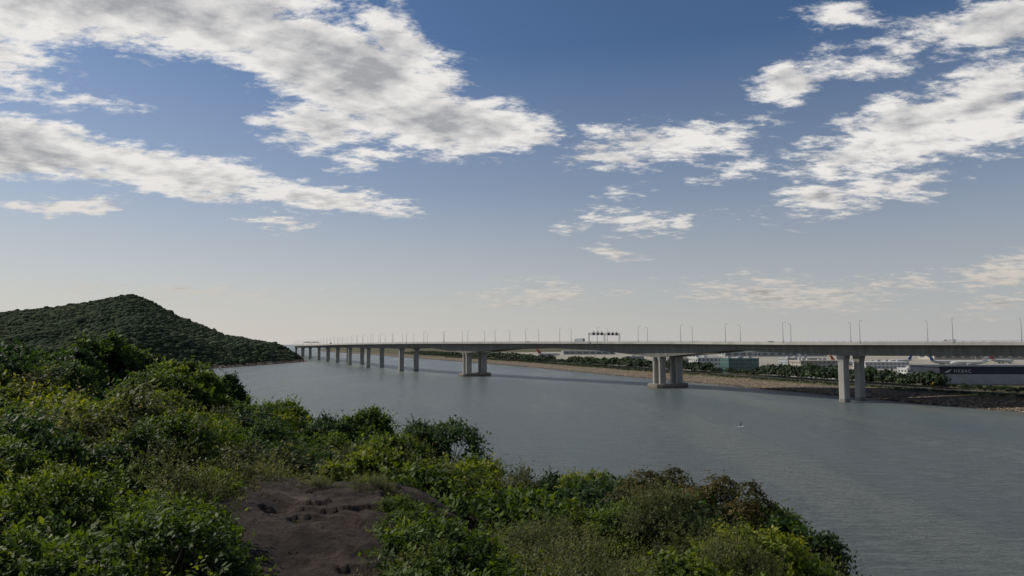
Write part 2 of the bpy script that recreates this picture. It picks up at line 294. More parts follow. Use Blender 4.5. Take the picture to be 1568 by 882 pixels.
# ---------------------------------------------------------------- bridge
BP=[(620,-60,30),(440,100,30),(316,224,30.2),(180,366,30.2),(108,482,30.8),(-36,653,31.0),(-116,768,30.8),(-177,885,30.3),(-229,1008,29.8),(-275,1115,29.2),(-316,1210,28.6),(-362,1318,27.8),(-412,1430,27.2),(-468,1560,26.5),(-545,1760,25)]
bs,bp_=crom(BP,4.0)
btg=np.gradient(bp_[:,:2],axis=0); btg/=np.linalg.norm(btg,axis=1)[:,None]; bnr=np.c_[btg[:,1],-btg[:,0]]
def snear(x,y): return int(np.argmin((bp_[:,0]-x)**2+(bp_[:,1]-y)**2))
piers=[snear(p[0],p[1]) for p in BP]
dk=[(piers[1],6),(piers[2],9.5),((piers[2]+piers[3])//2,5.2),(piers[3],6.2),((piers[3]+piers[4])//2,4.0),(piers[4],10),((piers[4]*3+piers[5])//4,5.6),((piers[4]+piers[5])//2,3.9),((piers[4]+piers[5]*3)//4,5.4),(piers[5],9.6),((piers[5]+piers[6])//2,4.2),(piers[6],5.8),(piers[7],5.0),(piers[14],4.6)]
dk.sort(); depth=np.interp(np.arange(len(bs)),[a for a,_ in dk],[b for _,b in dk])
bridge=empty('road_bridge')
GIR=bpy.data.materials.new('girder_concrete'); tt,nn,l=nt(GIR); b=nn['Principled BSDF']; b.inputs['Roughness'].default_value=0.85
g=N(tt,'ShaderNodeTexCoord'); mp=N(tt,'ShaderNodeMapping'); mp.inputs['Scale'].default_value=(.5,.5,.06); l.new(g.outputs['Object'],mp.inputs[0])
n_=N(tt,'ShaderNodeTexNoise',i_Scale=1,i_Detail=8,i_Roughness=.7); l.new(mp.outputs[0],n_.inputs['Vector']); l.new(ramp(tt,n_.outputs['Fac'],[(.3,(.09,.086,.075)),(.5,(.14,.136,.122)),(.7,(.195,.19,.17))]),b.inputs['Base Color'])
for side in (-1,1):
    rings=[]; 
    for i in range(len(bs)):
        c=bp_[i,:2]+bnr[i]*side*8.9; z=bp_[i,2]; d=depth[i]; r=[]
        for o_,h_ in ((-8,0),(8,0),(8,-.45),(4.4,-1.15),(3.6,-d),(-3.6,-d),(-4.4,-1.15),(-8,-.45)):
            p=c+bnr[i]*o_; r.append((p[0],p[1],z+h_))
        rings.append(r)
    mb=MB(); mb.loft(rings); mb.obj('box_girder',[GIR],bridge)
    for e_ in (-1,1):
        rings=[]
        for i in range(len(bs)):
            c=bp_[i,:2]+bnr[i]*(side*8.9+e_*7.85); z=bp_[i,2]; r=[]
            for o_,h_ in ((-.22,-.6),(.22,-.6),(.16,.85),(-.12,.85)):
                p=c+bnr[i]*o_; r.append((p[0],p[1],z+h_))
            rings.append(r)
        mb=MB(); mb.loft(rings); mb.obj('parapet',[CONC],bridge)
        mb=MB()
        for i in range(len(bs)-1):
            c=bp_[i,:2]+bnr[i]*(side*8.9+e_*7.85); c2=bp_[i+1,:2]+bnr[i+1]*(side*8.9+e_*7.85)
            mb.tube((c[0],c[1],bp_[i,2]+1.35),(c2[0],c2[1],bp_[i+1,2]+1.35),.07,.07,4,cap=False)
            mb.box((c[0],c[1],bp_[i,2]+1.1),(.12,.12,.5))
        mb.obj('rail',[STEEL],bridge)
    mb=MB()
    for i in range(len(bs)-1):
        q_=[bp_[i,:2]+bnr[i]*(side*8.9-7.5),bp_[i,:2]+bnr[i]*(side*8.9+7.5),bp_[i+1,:2]+bnr[i+1]*(side*8.9+7.5),bp_[i+1,:2]+bnr[i+1]*(side*8.9-7.5)]
        zz=[bp_[i,2]]*2+[bp_[i+1,2]]*2; mb.add([(a[0],a[1],z_+.02) for a,z_ in zip(q_,zz)],[(0,1,2,3)],0)
        if i%3==0:
            for lo in (-1.9,1.9):
                q_=[bp_[i,:2]+bnr[i]*(side*8.9+lo-.08),bp_[i,:2]+bnr[i]*(side*8.9+lo+.08),bp_[i+1,:2]+bnr[i+1]*(side*8.9+lo+.08),bp_[i+1,:2]+bnr[i+1]*(side*8.9+lo-.08)]
                mb.add([(a[0],a[1],z_+.026) for a,z_ in zip(q_,zz)],[(0,1,2,3)],1)
    mb.obj('carriageway',[ASPH,PAINTW],bridge)
def ring_rect(c,ang,hx,hy,z,ch=.35):
    ca,sa=math.cos(ang),math.sin(ang); r=[]
    for x,y in ((-hx+ch,-hy),(hx-ch,-hy),(hx,-hy+ch),(hx,hy-ch),(hx-ch,hy),(-hx+ch,hy),(-hx,hy-ch),(-hx,-hy+ch)):
        r.append((c[0]+x*ca-y*sa,c[1]+x*sa+y*ca,z))
    return r
for k_,pi_ in enumerate(piers):
    if k_<1: continue
    ang=math.atan2(btg[pi_][1],btg[pi_][0]); zt=bp_[pi_,2]-depth[pi_]+.1
    capd = k_ in (4,5)
    mb=MB()
    for side in (-1,1):
        c=bp_[pi_,:2]+bnr[pi_]*side*8.9
        offs=(-2.6,2.6) if capd else (0,)
        for oo in offs:
            cc_=c+btg[pi_]*oo; hx=0.95 if capd else 1.6; hy=3.0 if not capd else 2.9
            if k_>=6: hy=2.6
            mb.loft([ring_rect(cc_,ang,hx,hy,-4),ring_rect(cc_,ang,hx,hy,zt-5),ring_rect(cc_,ang,hx*1.05,hy*1.0,zt-3.5),ring_rect(cc_,ang,hx*1.25,min(hy*1.22,3.5),zt-.9),ring_rect(cc_,ang,hx*1.25,min(hy*1.22,3.5),zt)])
        if not capd: mb.loft([ring_rect(c,ang,1.65,hy+.05,-.5),ring_rect(c,ang,1.65,hy+.05,1.6)],1)
    if capd:
        c=bp_[pi_,:2]
        mb.loft([ring_rect(c,ang,6.5,16,-2,2.5),ring_rect(c,ang,6.5,16,1.3,2.5)],2)
        mb.loft([ring_rect(c,ang,6.52,16.02,1.3,2.5),ring_rect(c,ang,6.52,16.02,2.8,2.5)],1)
        for a_ in np.linspace(-1,1,9):
            for s_ in (-1,1):
                p=c+bnr[pi_]*a_*14.5+btg[pi_]*s_*6.0; mb.tube((p[0],p[1],2.8),(p[0],p[1],3.9),.06,.06,4)
    mb.obj('pier',[CONC,CONC_D,RIPRAP],bridge)
def lamp_mesh(h):
    mb=MB(); mb.tube((0,0,0),(0,0,h),.2,.10,8); mb.tube((0,0,h-.1),(0,1.8,h+.35),.07,.05,6); mb.box((0,2.2,h+.38),(.35,1.1,.16)); mb.box((0,0,.25),(.5,.5,.5)); mb.box((.22,0,1.3),(.1,.25,.6))
    return mb.mesh('street_lamp',[STEEL])
LM=lamp_mesh(11.0)
def onbridge(i,off,dz=0): p=bp_[i,:2]+bnr[i]*off; return (p[0],p[1],bp_[i,2]+dz)
cnt=0
for i in range(piers[1],len(bs)-2,5):
    cnt+=1; side=-1 if cnt%2 else 1; off=side*17.0
    o=bpy.data.objects.new('street_lamp',LM); o.location=onbridge(i,off-side*.15,.5); a=math.atan2(btg[i][1],btg[i][0])
    o.rotation_euler=(0,0,a+(0 if side>0 else math.pi)); lk(o)
def gantry(i):
    e=empty('sign_gantry',onbridge(i,0),math.atan2(btg[i][1],btg[i][0])); mb=MB()
    for y in (-17.3,0,17.3):
        for x in (-.5,.5): mb.tube((x,y,-.5),(x,y,7.2),.2,.2,6)
    for x in (-.6,.6):
        for z in (6.2,7.6): mb.tube((x,-17.5,z),(x,17.5,z),.14,.14,6)
        for k_ in range(18):
            y=-17.5+k_*35/18; mb.tube((x,y,6.2 if k_%2 else 7.6),(x,y+35/18,7.6 if k_%2 else 6.2),.08,.08,4)
    mb.obj('truss_frame',[STEEL],e)
    mb=MB()
    for y in (-13,-8.5,-4,4,8.5,13): mb.box((-.9,y,6.9),(.25,2.6,2.0)); mb.box((-.9,y,8.5),(.7,.7,.5))
    mb.obj('sign_panels',[DARKM],e)
gantry(snear(70,527)); gantry(snear(-430,1480))
def vehicle(kind,loc,rz,paint):
    e=empty(kind,loc,rz); mb=MB()
    if kind=='car': L_,W_,body=4.5,1.8,[(-2.25,.35),(2.25,.35),(2.25,.75),(1.3,.95),(.6,1.42),(-1.0,1.45),(-1.8,1.0),(-2.25,.95)]; wx=(-1.4,1.4); wr=.33
    elif kind=='van': L_,W_,body=5.4,1.95,[(-2.7,.35),(2.7,.35),(2.7,1.0),(1.9,1.25),(1.4,2.05),(-2.6,2.1),(-2.7,1.9)]; wx=(-1.7,1.7); wr=.36
    else: L_,W_,body=9,2.4,[(-4.5,1.0),(2.2,1.0),(2.2,.5),(4.5,.5),(4.5,1.6),(4.2,2.8),(2.5,2.9),(2.3,2.9),(2.3,3.5),(-4.5,3.5)]; wx=(-3.2,-2.1,3.3); wr=.5
    n=len(body); vs=[(x,-W_/2,z) for x,z in body]+[(x,W_/2,z) for x,z in body]
    mb.add(vs,[tuple(range(n))[::-1],tuple(range(n,2*n))]+[(i,(i+1)%n,n+(i+1)%n,n+i) for i in range(n)])
    mb.obj('body',[paint],e)
    mb=MB()
    for x in wx:
        for y in (-W_/2+.1,W_/2-.1): mb.tube((x,y-.12,wr),(x,y+.12,wr),wr,wr,14)
    mb.obj('wheels',[RUBBER],e); mb=MB()
    if kind=='car': mb.box((-.15,0,1.2),(1.7,W_+.02,.34))
    elif kind=='van': mb.box((1.0,0,1.6),(.9,W_+.02,.5)); 
    else: mb.box((3.6,0,2.2),(.9,W_+.02,.7))
    mb.obj('windows',[GLASS],e); return e
for (x,y,kd,pt,of) in [(-300,1170,'truck',WHITEB,-11),(-195,930,'car',WHITEB,-7),(60,540,'truck',STEEL,-11),(20,590,'car',DARKM,-7),(128,448,'car',WHITEB,-11),(215,330,'van',WHITEB,-8),(150,410,'car',DARKM,8)]:
    i=snear(x,y); vehicle(kd,onbridge(i,of,.03),math.atan2(btg[i][1],btg[i][0]),pt)
# ---------------------------------------------------------------- foliage generators
def leaves(C,D,Nn,Ls,Ws,tn):
    B=np.cross(Nn,D); B/=np.linalg.norm(B,axis=1)[:,None]+1e-9
    Ls=Ls[:,None]; Ws=Ws[:,None]; up=np.cross(D,B)
    v=np.stack([C,C+D*Ls*.5+B*Ws-up*Ls*.06,C+D*Ls-up*Ls*.02,C+D*Ls*.5-B*Ws-up*Ls*.06],1).reshape(-1,3)
    return v, np.arange(len(C)*4).reshape(-1,4), np.repeat(tn,4)
def unit(a): return a/(np.linalg.norm(a,axis=-1,keepdims=True)+1e-9)
def crown(name,Rr,Hh,nl,shoots,per,leafL,leafW,mat,seed,spread=.55,upb=.5,stray=.12,hang=False):
    r=np.random.RandomState(seed)
    i=np.arange(nl)+.5; zz=1-i/nl*1.25; ph=i*2.39996; rr_=np.sqrt(np.clip(1-zz**2,0,1))
    d=unit(np.stack([rr_*np.cos(ph),rr_*np.sin(ph),zz],1)+r.normal(size=(nl,3))*.22)
    rad=r.uniform(.5,.86,nl)[:,None]; lc=d*rad*np.array([Rr,Rr,Hh]); lr=r.uniform(.2,.36,nl)*Rr; lt=r.uniform(-.22,.2,nl)
    wgt=lr**2; k=r.choice(nl,shoots,p=wgt/wgt.sum()); sd=unit(unit(r.normal(size=(shoots,3)))+np.array([0,0,upb])+d[k]*.6)
    sl_=(r.uniform(.5,1.0,shoots)*spread*lr[k]*1.6)
    st=r.rand(shoots)<stray; sl_[st]*=1.8
    p0=lc[k]+sd*(lr[k]*.5)[:,None]
    u=(np.arange(per)+.5)/per
    P=p0[:,None,:]+sd[:,None,:]*(sl_[:,None]*u[None,:])[:,:,None]
    P[:,:,2]+=(-.9 if hang else -.18)*(sl_[:,None]*u[None,:]**2); P=P.reshape(-1,3); n=len(P)
    SD=np.repeat(sd,per,0)
    side=unit(np.cross(SD,r.normal(size=(n,3)))); D=unit(SD*.5+side*.9+r.normal(size=(n,3))*.15)
    if hang: D[:,2]-=.6; D=unit(D)
    nrm=unit(np.array([0,0,.55])+r.normal(size=(n,3))*.42+SD*.75); nrm=unit(nrm-D*np.sum(nrm*D,1,keepdims=True)+r.normal(size=(n,3))*.05)
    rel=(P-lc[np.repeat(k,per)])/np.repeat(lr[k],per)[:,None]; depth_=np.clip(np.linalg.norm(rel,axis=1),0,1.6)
    tn=np.clip(.22+np.repeat(lt[k],per)+r.normal(0,.08,n)+.32*(depth_-.62)+.14*np.clip(rel[:,2],-1,1),0,1)  # inner leaves tinted darker, upper ones lighter: lobe shading painted into leaf colour
    sz=r.uniform(.65,1.15,n)
    v,f,tt_=leaves(P,D,nrm,leafL*sz,leafW*sz,tn)
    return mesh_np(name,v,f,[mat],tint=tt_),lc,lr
def trunk_mesh(name,lc,base_z,seed,r0=.14,thin=.02):
    r=random.Random(seed); mb=MB(); fork=Vector((r.uniform(-.1,.1),r.uniform(-.1,.1),base_z*.45))
    b0=Vector((0,0,base_z)); mb.tube(b0,fork,r0,r0*.7,8)
    for c in lc:
        c=Vector(c); mid=fork.lerp(c,.5)+Vector((r.uniform(-.12,.12),r.uniform(-.12,.12),r.uniform(0,.12)))*abs(base_z)*.5
        mb.tube(fork,mid,r0*.4,r0*.22,6,cap=False); mb.tube(mid,c,r0*.22,thin,5,cap=False)
        for _ in range(2):
            e=c+Vector((r.uniform(-1,1),r.uniform(-1,1),r.uniform(0,1)))*abs(base_z)*.15; mb.tube(c,e,thin,thin*.3,4,cap=False)
    return mb.mesh(name,[BARK])
PRO={}
def proto(key,n,**kw):
    PRO[key]=[]
    for i in range(n):
        m,lc,lr=crown('foliage_'+key,seed=(len(PRO)*31+i),**kw)
        tm=trunk_mesh('stems_'+key,lc,-kw['Hh']*1.25,i+len(PRO)*7,r0=.03*kw['Rr']+.02,thin=.008 if kw['Rr']<1.5 else .015)
        PRO[key].append((m,tm))
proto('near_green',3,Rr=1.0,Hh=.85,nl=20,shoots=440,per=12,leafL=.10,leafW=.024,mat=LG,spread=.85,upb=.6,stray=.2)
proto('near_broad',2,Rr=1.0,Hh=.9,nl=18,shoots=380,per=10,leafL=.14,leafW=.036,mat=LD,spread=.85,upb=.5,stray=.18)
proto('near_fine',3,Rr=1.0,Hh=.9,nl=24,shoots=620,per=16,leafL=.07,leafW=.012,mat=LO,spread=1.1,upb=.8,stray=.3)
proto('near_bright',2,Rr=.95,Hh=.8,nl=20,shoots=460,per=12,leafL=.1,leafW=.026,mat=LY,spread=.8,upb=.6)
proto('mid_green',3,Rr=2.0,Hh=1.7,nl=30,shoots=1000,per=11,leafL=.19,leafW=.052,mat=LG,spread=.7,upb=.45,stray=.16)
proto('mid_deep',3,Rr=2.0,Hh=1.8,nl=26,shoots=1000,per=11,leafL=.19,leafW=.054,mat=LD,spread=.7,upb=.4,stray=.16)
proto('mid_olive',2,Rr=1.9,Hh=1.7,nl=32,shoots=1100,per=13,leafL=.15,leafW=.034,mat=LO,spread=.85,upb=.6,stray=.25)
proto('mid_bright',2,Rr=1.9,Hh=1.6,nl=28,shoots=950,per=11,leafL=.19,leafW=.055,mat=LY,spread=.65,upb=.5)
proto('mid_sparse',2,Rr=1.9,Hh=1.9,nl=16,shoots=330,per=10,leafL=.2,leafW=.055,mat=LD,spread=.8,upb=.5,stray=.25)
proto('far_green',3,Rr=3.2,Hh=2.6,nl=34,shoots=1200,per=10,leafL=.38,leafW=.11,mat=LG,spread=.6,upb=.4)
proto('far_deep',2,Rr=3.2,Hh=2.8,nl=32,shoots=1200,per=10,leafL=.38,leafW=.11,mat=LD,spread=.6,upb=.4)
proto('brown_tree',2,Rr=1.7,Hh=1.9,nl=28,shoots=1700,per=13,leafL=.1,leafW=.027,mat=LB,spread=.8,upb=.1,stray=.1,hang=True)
# ---------------------------------------------------------------- near hillside
cpx=np.array([-400,0,200,400,600,800,1000,1150,1280,1500]); 
cy=np.array([560,566,578,640,684,768,812,825,905,1000]); ce=np.array([60,60,72,72,48,30,23,18,14.5,12.])
cz=H-(cy-527)/FPX*ce
def canopy(x,y):
    yy=max(y,1.0); px=784+x/yy*FPX; px=min(max(px,-400),1500)
    e=np.interp(px,cpx,ce); z=np.interp(px,cpx,cz)
    return 27.35+(z-27.35)*np.clip((y-6)/(e-6),0,1.0), e, px
def hgt(dist): return min(max(.75+.045*(dist-8),.8),3.4)
def ground(x,y):
    d=math.hypot(x,y)
    if y<1: base=27.2
    else: base=canopy(x,y)[0]-hgt(y)
    if y>1:
        c,e,px=canopy(x,y)
        if y>e: base-= (y-e)*.62
        if x/y>.47: base-=(x-.47*y)*.5
    else: base-=max(0,x-2)*.45
    if d<6: base=base+(28.35-base)*(1-max(0,(d-1.2))/4.8 if d>1.2 else 1)
    return base
gx=np.linspace(-110,70,181); gy=np.linspace(-25,150,176); V=[]
for y in gy:
    for x in gx:
        V.append((x,y,max(ground(x,y)+mnoise.fractal(Vector((x*.15,y*.15,0)),1,2,4)*.25,-6)))
nx=len(gx); F=[(j*nx+i,j*nx+i+1,(j+1)*nx+i+1,(j+1)*nx+i) for j in range(len(gy)-1) for i in range(nx-1)]
SOIL=mat_noise('hillside_soil',[(0.014,0.016,0.009),(0.022,0.028,0.012),(0.045,0.04,0.024)],0.8,0.95,0.08,3)
lk(bpy.data.objects.new('hillside_terrain',mesh_np('hillside_terrain',V,F,[SOIL],smooth=True)))
m=bpy.data.materials.new('outcrop_rock'); tt,nn,l=nt(m); b=nn['Principled BSDF']; b.inputs['Roughness'].default_value=0.9; b.inputs['Specular IOR Level'].default_value=.2
tcx=N(tt,'ShaderNodeTexCoord'); na=N(tt,'ShaderNodeTexNoise',i_Scale=1.1,i_Detail=10,i_Roughness=.72,i_Distortion=.8); mpz=N(tt,'ShaderNodeMapping'); mpz.inputs['Scale'].default_value=(.45,1.3,1); mpz.inputs['Rotation'].default_value=(0,0,.5)
l.new(tcx.outputs['Object'],mpz.inputs[0]); l.new(mpz.outputs[0],na.inputs['Vector'])
l.new(ramp(tt,na.outputs['Fac'],[(.3,(.012,.009,.008)),(.46,(.030,.022,.019)),(.58,(.050,.037,.031)),(.74,(.13,.105,.088))]),b.inputs['Base Color'])
nb_=N(tt,'ShaderNodeTexNoise',i_Scale=4,i_Detail=10,i_Roughness=.72); l.new(tcx.outputs['Object'],nb_.inputs['Vector']); bpn=N(tt,'ShaderNodeBump',i_Distance=.2,i_Strength=1); l.new(nb_.outputs['Fac'],bpn.inputs['Height']); l.new(bpn.outputs[0],b.inputs['Normal'])
V=[];n_=150
for j in range(n_):
    for i in range(n_):
        x=-7.2+6.8*i/(n_-1); y=7.2+11.2*j/(n_-1); ex=(x+3.8)/3.3; ey=(y-12.6)/5.7
        e=max(0,1-(abs(ex)**3+abs(ey)**3)); v=Vector((x*.5,y*.35,0))
        st=mnoise.noise(Vector((x*.35+y*.6,y*.25-x*.3,5)))
        z=25.7+.8*e**.4+mnoise.fractal(v,1,2,6)*.22+.34*round(st*4)/4+.10*abs(mnoise.noise(Vector((x*1.6+y*.7,y*2.1,3))))+.03*(y-12)-.16*(x+3.5)
        V.append((x,y,z))
F=[(j*n_+i,j*n_+i+1,(j+1)*n_+i+1,(j+1)*n_+i) for j in range(n_-1) for i in range(n_-1)]
lk(bpy.data.objects.new('rock_outcrop',mesh_np('rock_outcrop',V,F,[m],smooth=True)))
def put(e,key,x,y,ztop,sc_,Hh,rs,stem=True):
    m_,tm=PRO[key][rs.randint(len(PRO[key]))]
    o=bpy.data.objects.new('foliage',m_); s=sc_; o.location=(x,y,ztop-Hh*s); o.scale=(s*rs.uniform(.9,1.15),s*rs.uniform(.9,1.15),s*rs.uniform(.9,1.15)); o.rotation_euler=(rs.uniform(-.12,.12),rs.uniform(-.12,.12),rs.uniform(0,6.28)); lk(o,e)
    if stem:
        o2=bpy.data.objects.new('stems',tm); o2.location=o.location; o2.scale=o.scale; o2.rotation_euler=o.rotation_euler; lk(o2,e)
shr=empty('shrub_thicket'); rs=np.random.RandomState(11)
def choose(px,dist,x,y):
    v=mnoise.noise(Vector((x*.13+4,y*.13,1)))+rs.normal(0,.18); 
    if dist<17: ks=['near_broad','near_green','near_fine','near_bright'] 
    elif dist<46: ks=['mid_deep','mid_green','mid_olive','mid_bright']
    else: ks=['far_deep','far_green','far_deep','far_green']
    if dist<17 and px>620: return ks[2] if v<.0 else (ks[3] if v<.16 else ks[1])
    if dist<17 and px<230: return ks[0] if v<.16 else ks[1]
    if dist<26 and 180<px<480: return ks[2] if v<.08 else ks[1]
    return ks[0] if v<-.04 else (ks[1] if v<.12 else (ks[2] if v<.2 else ks[3]))
d=6.8; n_inst=0
while d<75:
    step=1.15 if d<17 else (2.35 if d<46 else 3.9)
    x=-.84*d-2
    while x<.49*d+.3:
        xx=x+rs.uniform(-.45,.45)*step; yy=d+rs.uniform(-.45,.45)*step
        c,e,px=canopy(xx,yy); x+=step
        if yy>e-.3: continue
        rp=900/yy  # crown half-width, keeps the bare rock free
        if 428-rp*.5<px<598+rp*.5 and yy<16.2: continue
        key=choose(px,yy,xx,yy)
        s=rs.uniform(.7,1.2)*(1 if key[0]!='n' else min(1,.55+yy*.045))
        if 300<px<720 and yy<17.5: s*=.82
        zt=c-.05+rs.normal(0,.16+.014*yy)+mnoise.noise(Vector((xx*.16,yy*.16,9)))*(.4+.032*yy)
        if yy>e-4: zt-=.2
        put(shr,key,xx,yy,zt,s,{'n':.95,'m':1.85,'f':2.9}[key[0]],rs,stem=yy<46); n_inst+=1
    d+=step*.85
for (x,y,s) in [(-5.6,12.0,.5),(-5.2,10.4,.45),(-1.7,10.8,.42),(-1.9,12.4,.45),(-2.2,13.6,.45),(-5.9,14.2,.55),(-2.5,15.2,.4),(-4.7,16.6,.55),(-3.3,16.5,.5),(-5.8,16.3,.6),(-4.3,13.9,.16),(-3.4,12.2,.13),(-3.9,15.3,.22)]:
    put(shr,rs.choice(['near_fine','near_green']),x,y,26.4+s*.75,s,.95,rs)
print('instances',n_inst)
def tree(name,key,px,py,dist,s,Hh):
    x=(px-784)/FPX*dist; e=empty(name); zt=H-(py-527)/FPX*dist; put(e,key,x,dist,zt,s,Hh,rs)
    g_=ground(x,dist); mb=MB(); c=(x,dist,zt-Hh*s*1.6); mb.tube((x,dist,g_-.3),c,.09*s+.05,.07*s+.03,8); mb.obj('trunk',[BARK],e)
BT='broadleaf_tree'
for a in [(BT,'far_green',165,524,56,1.0,2.9),(BT,'far_green',212,533,60,.75,2.9),(BT,'far_deep',30,536,56,.95,2.9),(BT,'mid_bright',85,556,45,1.1,1.85),(BT,'far_deep',120,546,50,.7,2.9),
 (BT,'mid_bright',40,590,32,1.1,1.85),(BT,'mid_deep',120,612,30,1.05,1.85),(BT,'mid_green',225,600,36,1.1,1.85),(BT,'mid_bright',170,640,25,.9,1.85),(BT,'mid_green',290,640,30,1.0,1.85),
 (BT,'far_green',290,562,66,.8,2.9),(BT,'far_deep',345,582,68,.85,2.9),(BT,'mid_bright',430,610,50,1.1,1.85),(BT,'mid_sparse',400,614,46,1.0,2),
 (BT,'mid_sparse',690,638,43,1.15,2),(BT,'mid_deep',650,654,44,1.0,1.85),(BT,'mid_green',560,630,47,1.05,1.85),(BT,'mid_deep',505,643,45,1.0,1.85),(BT,'mid_green',605,672,36,.95,1.85),(BT,'mid_deep',530,690,30,.9,1.85),
 (BT,'mid_sparse',735,690,38,.9,2),(BT,'mid_olive',800,726,30,.8,1.85),(BT,'mid_deep',850,728,28,.7,1.85),(BT,'mid_bright',905,718,25,.6,1.85),(BT,'mid_green',690,730,26,.75,1.85),(BT,'mid_deep',450,690,26,.7,1.85),
 ('vine_covered_tree','brown_tree',998,700,19.5,.95,2.0),('vine_covered_tree','brown_tree',1088,718,18.5,.9,2.0),
 (BT,'mid_green',1150,765,18.5,.62,1.85),(BT,'mid_deep',1205,800,16.5,.6,1.85),(BT,'mid_deep',1060,800,16,.5,1.85),(BT,'mid_green',960,770,17,.45,1.85),(BT,'mid_sparse',945,734,21,.5,2)]:
    tree(*a)
# ---------------------------------------------------------------- distant wooded hill
RY=1200.0
sil=[(-500,520),(-200,490),(0,474),(30,471),(100,464),(130,459),(165,452),(195,446),(215,450),(230,457),(270,478),(345,508),(430,523),(455,530),(470,540),(480,552),(500,560)]
sX=np.array([(a-784)/FPX for a,_ in sil]); sH=np.array([H+(527-b_)/FPX*RY-6 for _,b_ in sil])
def smooth(a): a=min(max(a,0),1); return a*a*(3-2*a)
def hillh(x,y):
    p=np.interp(x/max(y,500),sX,sH)
    xc=-350 if y>1100 else -350-(1100-y)*.06-max(0,800-y)*.9
    if y>1200: xc-= (y-1200)*.9
    g_=min(max((y-700)/(RY-700),0),1)
    f=g_**1.15 if y<RY else smooth(1-(y-RY)/330)
    cst=smooth((xc-x)/60)
    n=mnoise.fractal(Vector((x*.006,y*.006,2)),1,2,6); rid=abs(mnoise.noise(Vector((x*.008+3,y*.004,7))))
    return p*(.22*smooth((y-700)/90)+.78*f)*(cst**.6)*(1+(.25*n-.45*rid)*(1-f)) + n*3*(1-f) -2.0
hx=np.linspace(-1500,-330,200); hy=np.linspace(560,1550,150); V=[]
for y in hy:
    for x in hx: V.append((x,y,hillh(x,y)))
nx=len(hx); F=[(j*nx+i,j*nx+i+1,(j+1)*nx+i+1,(j+1)*nx+i) for j in range(len(hy)-1) for i in range(nx-1)]
m=bpy.data.materials.new('hill_ground'); tt,nn,l=nt(m); b=nn['Principled BSDF']; b.inputs['Roughness'].default_value=.95; b.inputs['Specular IOR Level'].default_value=.1
g=N(tt,'ShaderNodeNewGeometry'); sz=N(tt,'ShaderNodeSeparateXYZ'); l.new(g.outputs['Position'],sz.inputs[0]); na=N(tt,'ShaderNodeTexNoise',i_Scale=.03,i_Detail=10,i_Roughness=.7); l.new(g.outputs['Position'],na.inputs['Vector'])
gr=ramp(tt,na.outputs['Fac'],[(.35,(.018,.028,.016)),(.55,(.032,.04,.022)),(.7,(.06,.055,.036))]); rk=ramp(tt,na.outputs['Fac'],[(.3,(.08,.06,.045)),(.7,(.2,.15,.11))])
za=N(tt,'ShaderNodeMath',operation='MULTIPLY_ADD'); l.new(na.outputs['Fac'],za.inputs[0]); za.inputs[1].default_value=-6; l.new(sz.outputs[2],za.inputs[2])
mr=N(tt,'ShaderNodeMapRange'); l.new(za.outputs[0],mr.inputs[0]); mr.inputs[1].default_value=-.5; mr.inputs[2].default_value=1.5; mx=N(tt,'ShaderNodeMix',data_type='RGBA'); l.new(mr.outputs[0],mx.inputs[0]); l.new(rk,mx.inputs[6]); l.new(gr,mx.inputs[7]); l.new(mx.outputs[2],b.inputs['Base Color'])
lk(bpy.data.objects.new('wooded_hill',mesh_np('wooded_hill',V,F,[m],smooth=True)))
m=bpy.data.materials.new('distant_canopy'); tt,nn,l=nt(m); b=nn['Principled BSDF']; b.inputs['Roughness'].default_value=1; b.inputs['Specular IOR Level'].default_value=.05
g=N(tt,'ShaderNodeNewGeometry'); na=N(tt,'ShaderNodeTexNoise',i_Scale=.014,i_Detail=5,i_Roughness=.6); l.new(g.outputs['Position'],na.inputs['Vector'])
nb_=N(tt,'ShaderNodeTexNoise',i_Scale=.9,i_Detail=5,i_Roughness=.7); l.new(g.outputs['Position'],nb_.inputs['Vector'])
at_=N(tt,'ShaderNodeAttribute',attribute_name='tint'); s1=N(tt,'ShaderNodeMath',operation='MULTIPLY_ADD'); l.new(na.outputs['Fac'],s1.inputs[0]); s1.inputs[1].default_value=.9; l.new(at_.outputs['Fac'],s1.inputs[2])
s2=N(tt,'ShaderNodeMath',operation='MULTIPLY_ADD'); l.new(nb_.outputs['Fac'],s2.inputs[0]); s2.inputs[1].default_value=.5; l.new(s1.outputs[0],s2.inputs[2])
l.new(ramp(tt,s2.outputs[0],[(.52,(.022,.033,.022)),(.75,(.036,.052,.030)),(1.0,(.070,.078,.042))]),b.inputs['Base Color'])  # greens lightened and blued, distance haze painted into the canopy colour
bpn=N(tt,'ShaderNodeBump',i_Distance=1.2,i_Strength=.8); l.new(nb_.outputs['Fac'],bpn.inputs['Height']); l.new(bpn.outputs[0],b.inputs['Normal'])
CANOPY=m
iv2,fi2=ico(2)
def blobs(name,pts,rad,mat,seed,flat=.75):
    r=np.random.RandomState(seed); VV=[];FF=[];TT=[]; nv=len(iv2)
    for i,(p,ra) in enumerate(zip(pts,rad)):
        o3=r.uniform(0,6.28,3); q_=iv2*3.1
        dsp=1+.17*np.sin(q_[:,0]+o3[0])*np.cos(q_[:,1]+o3[1])+.12*np.sin(q_[:,2]*1.7+o3[2])+r.normal(0,.05,nv)
        VV.append(iv2*dsp[:,None]*np.array([ra*r.uniform(.85,1.15),ra*r.uniform(.85,1.15),ra*flat])+np.array(p)); FF.append(fi2+nv*i); TT.append(np.full(nv,r.uniform(0,.2)))
    return lk(bpy.data.objects.new(name,mesh_np(name,np.concatenate(VV),np.concatenate(FF),[mat],tint=np.concatenate(TT),smooth=True)))
pts=[];rad=[]
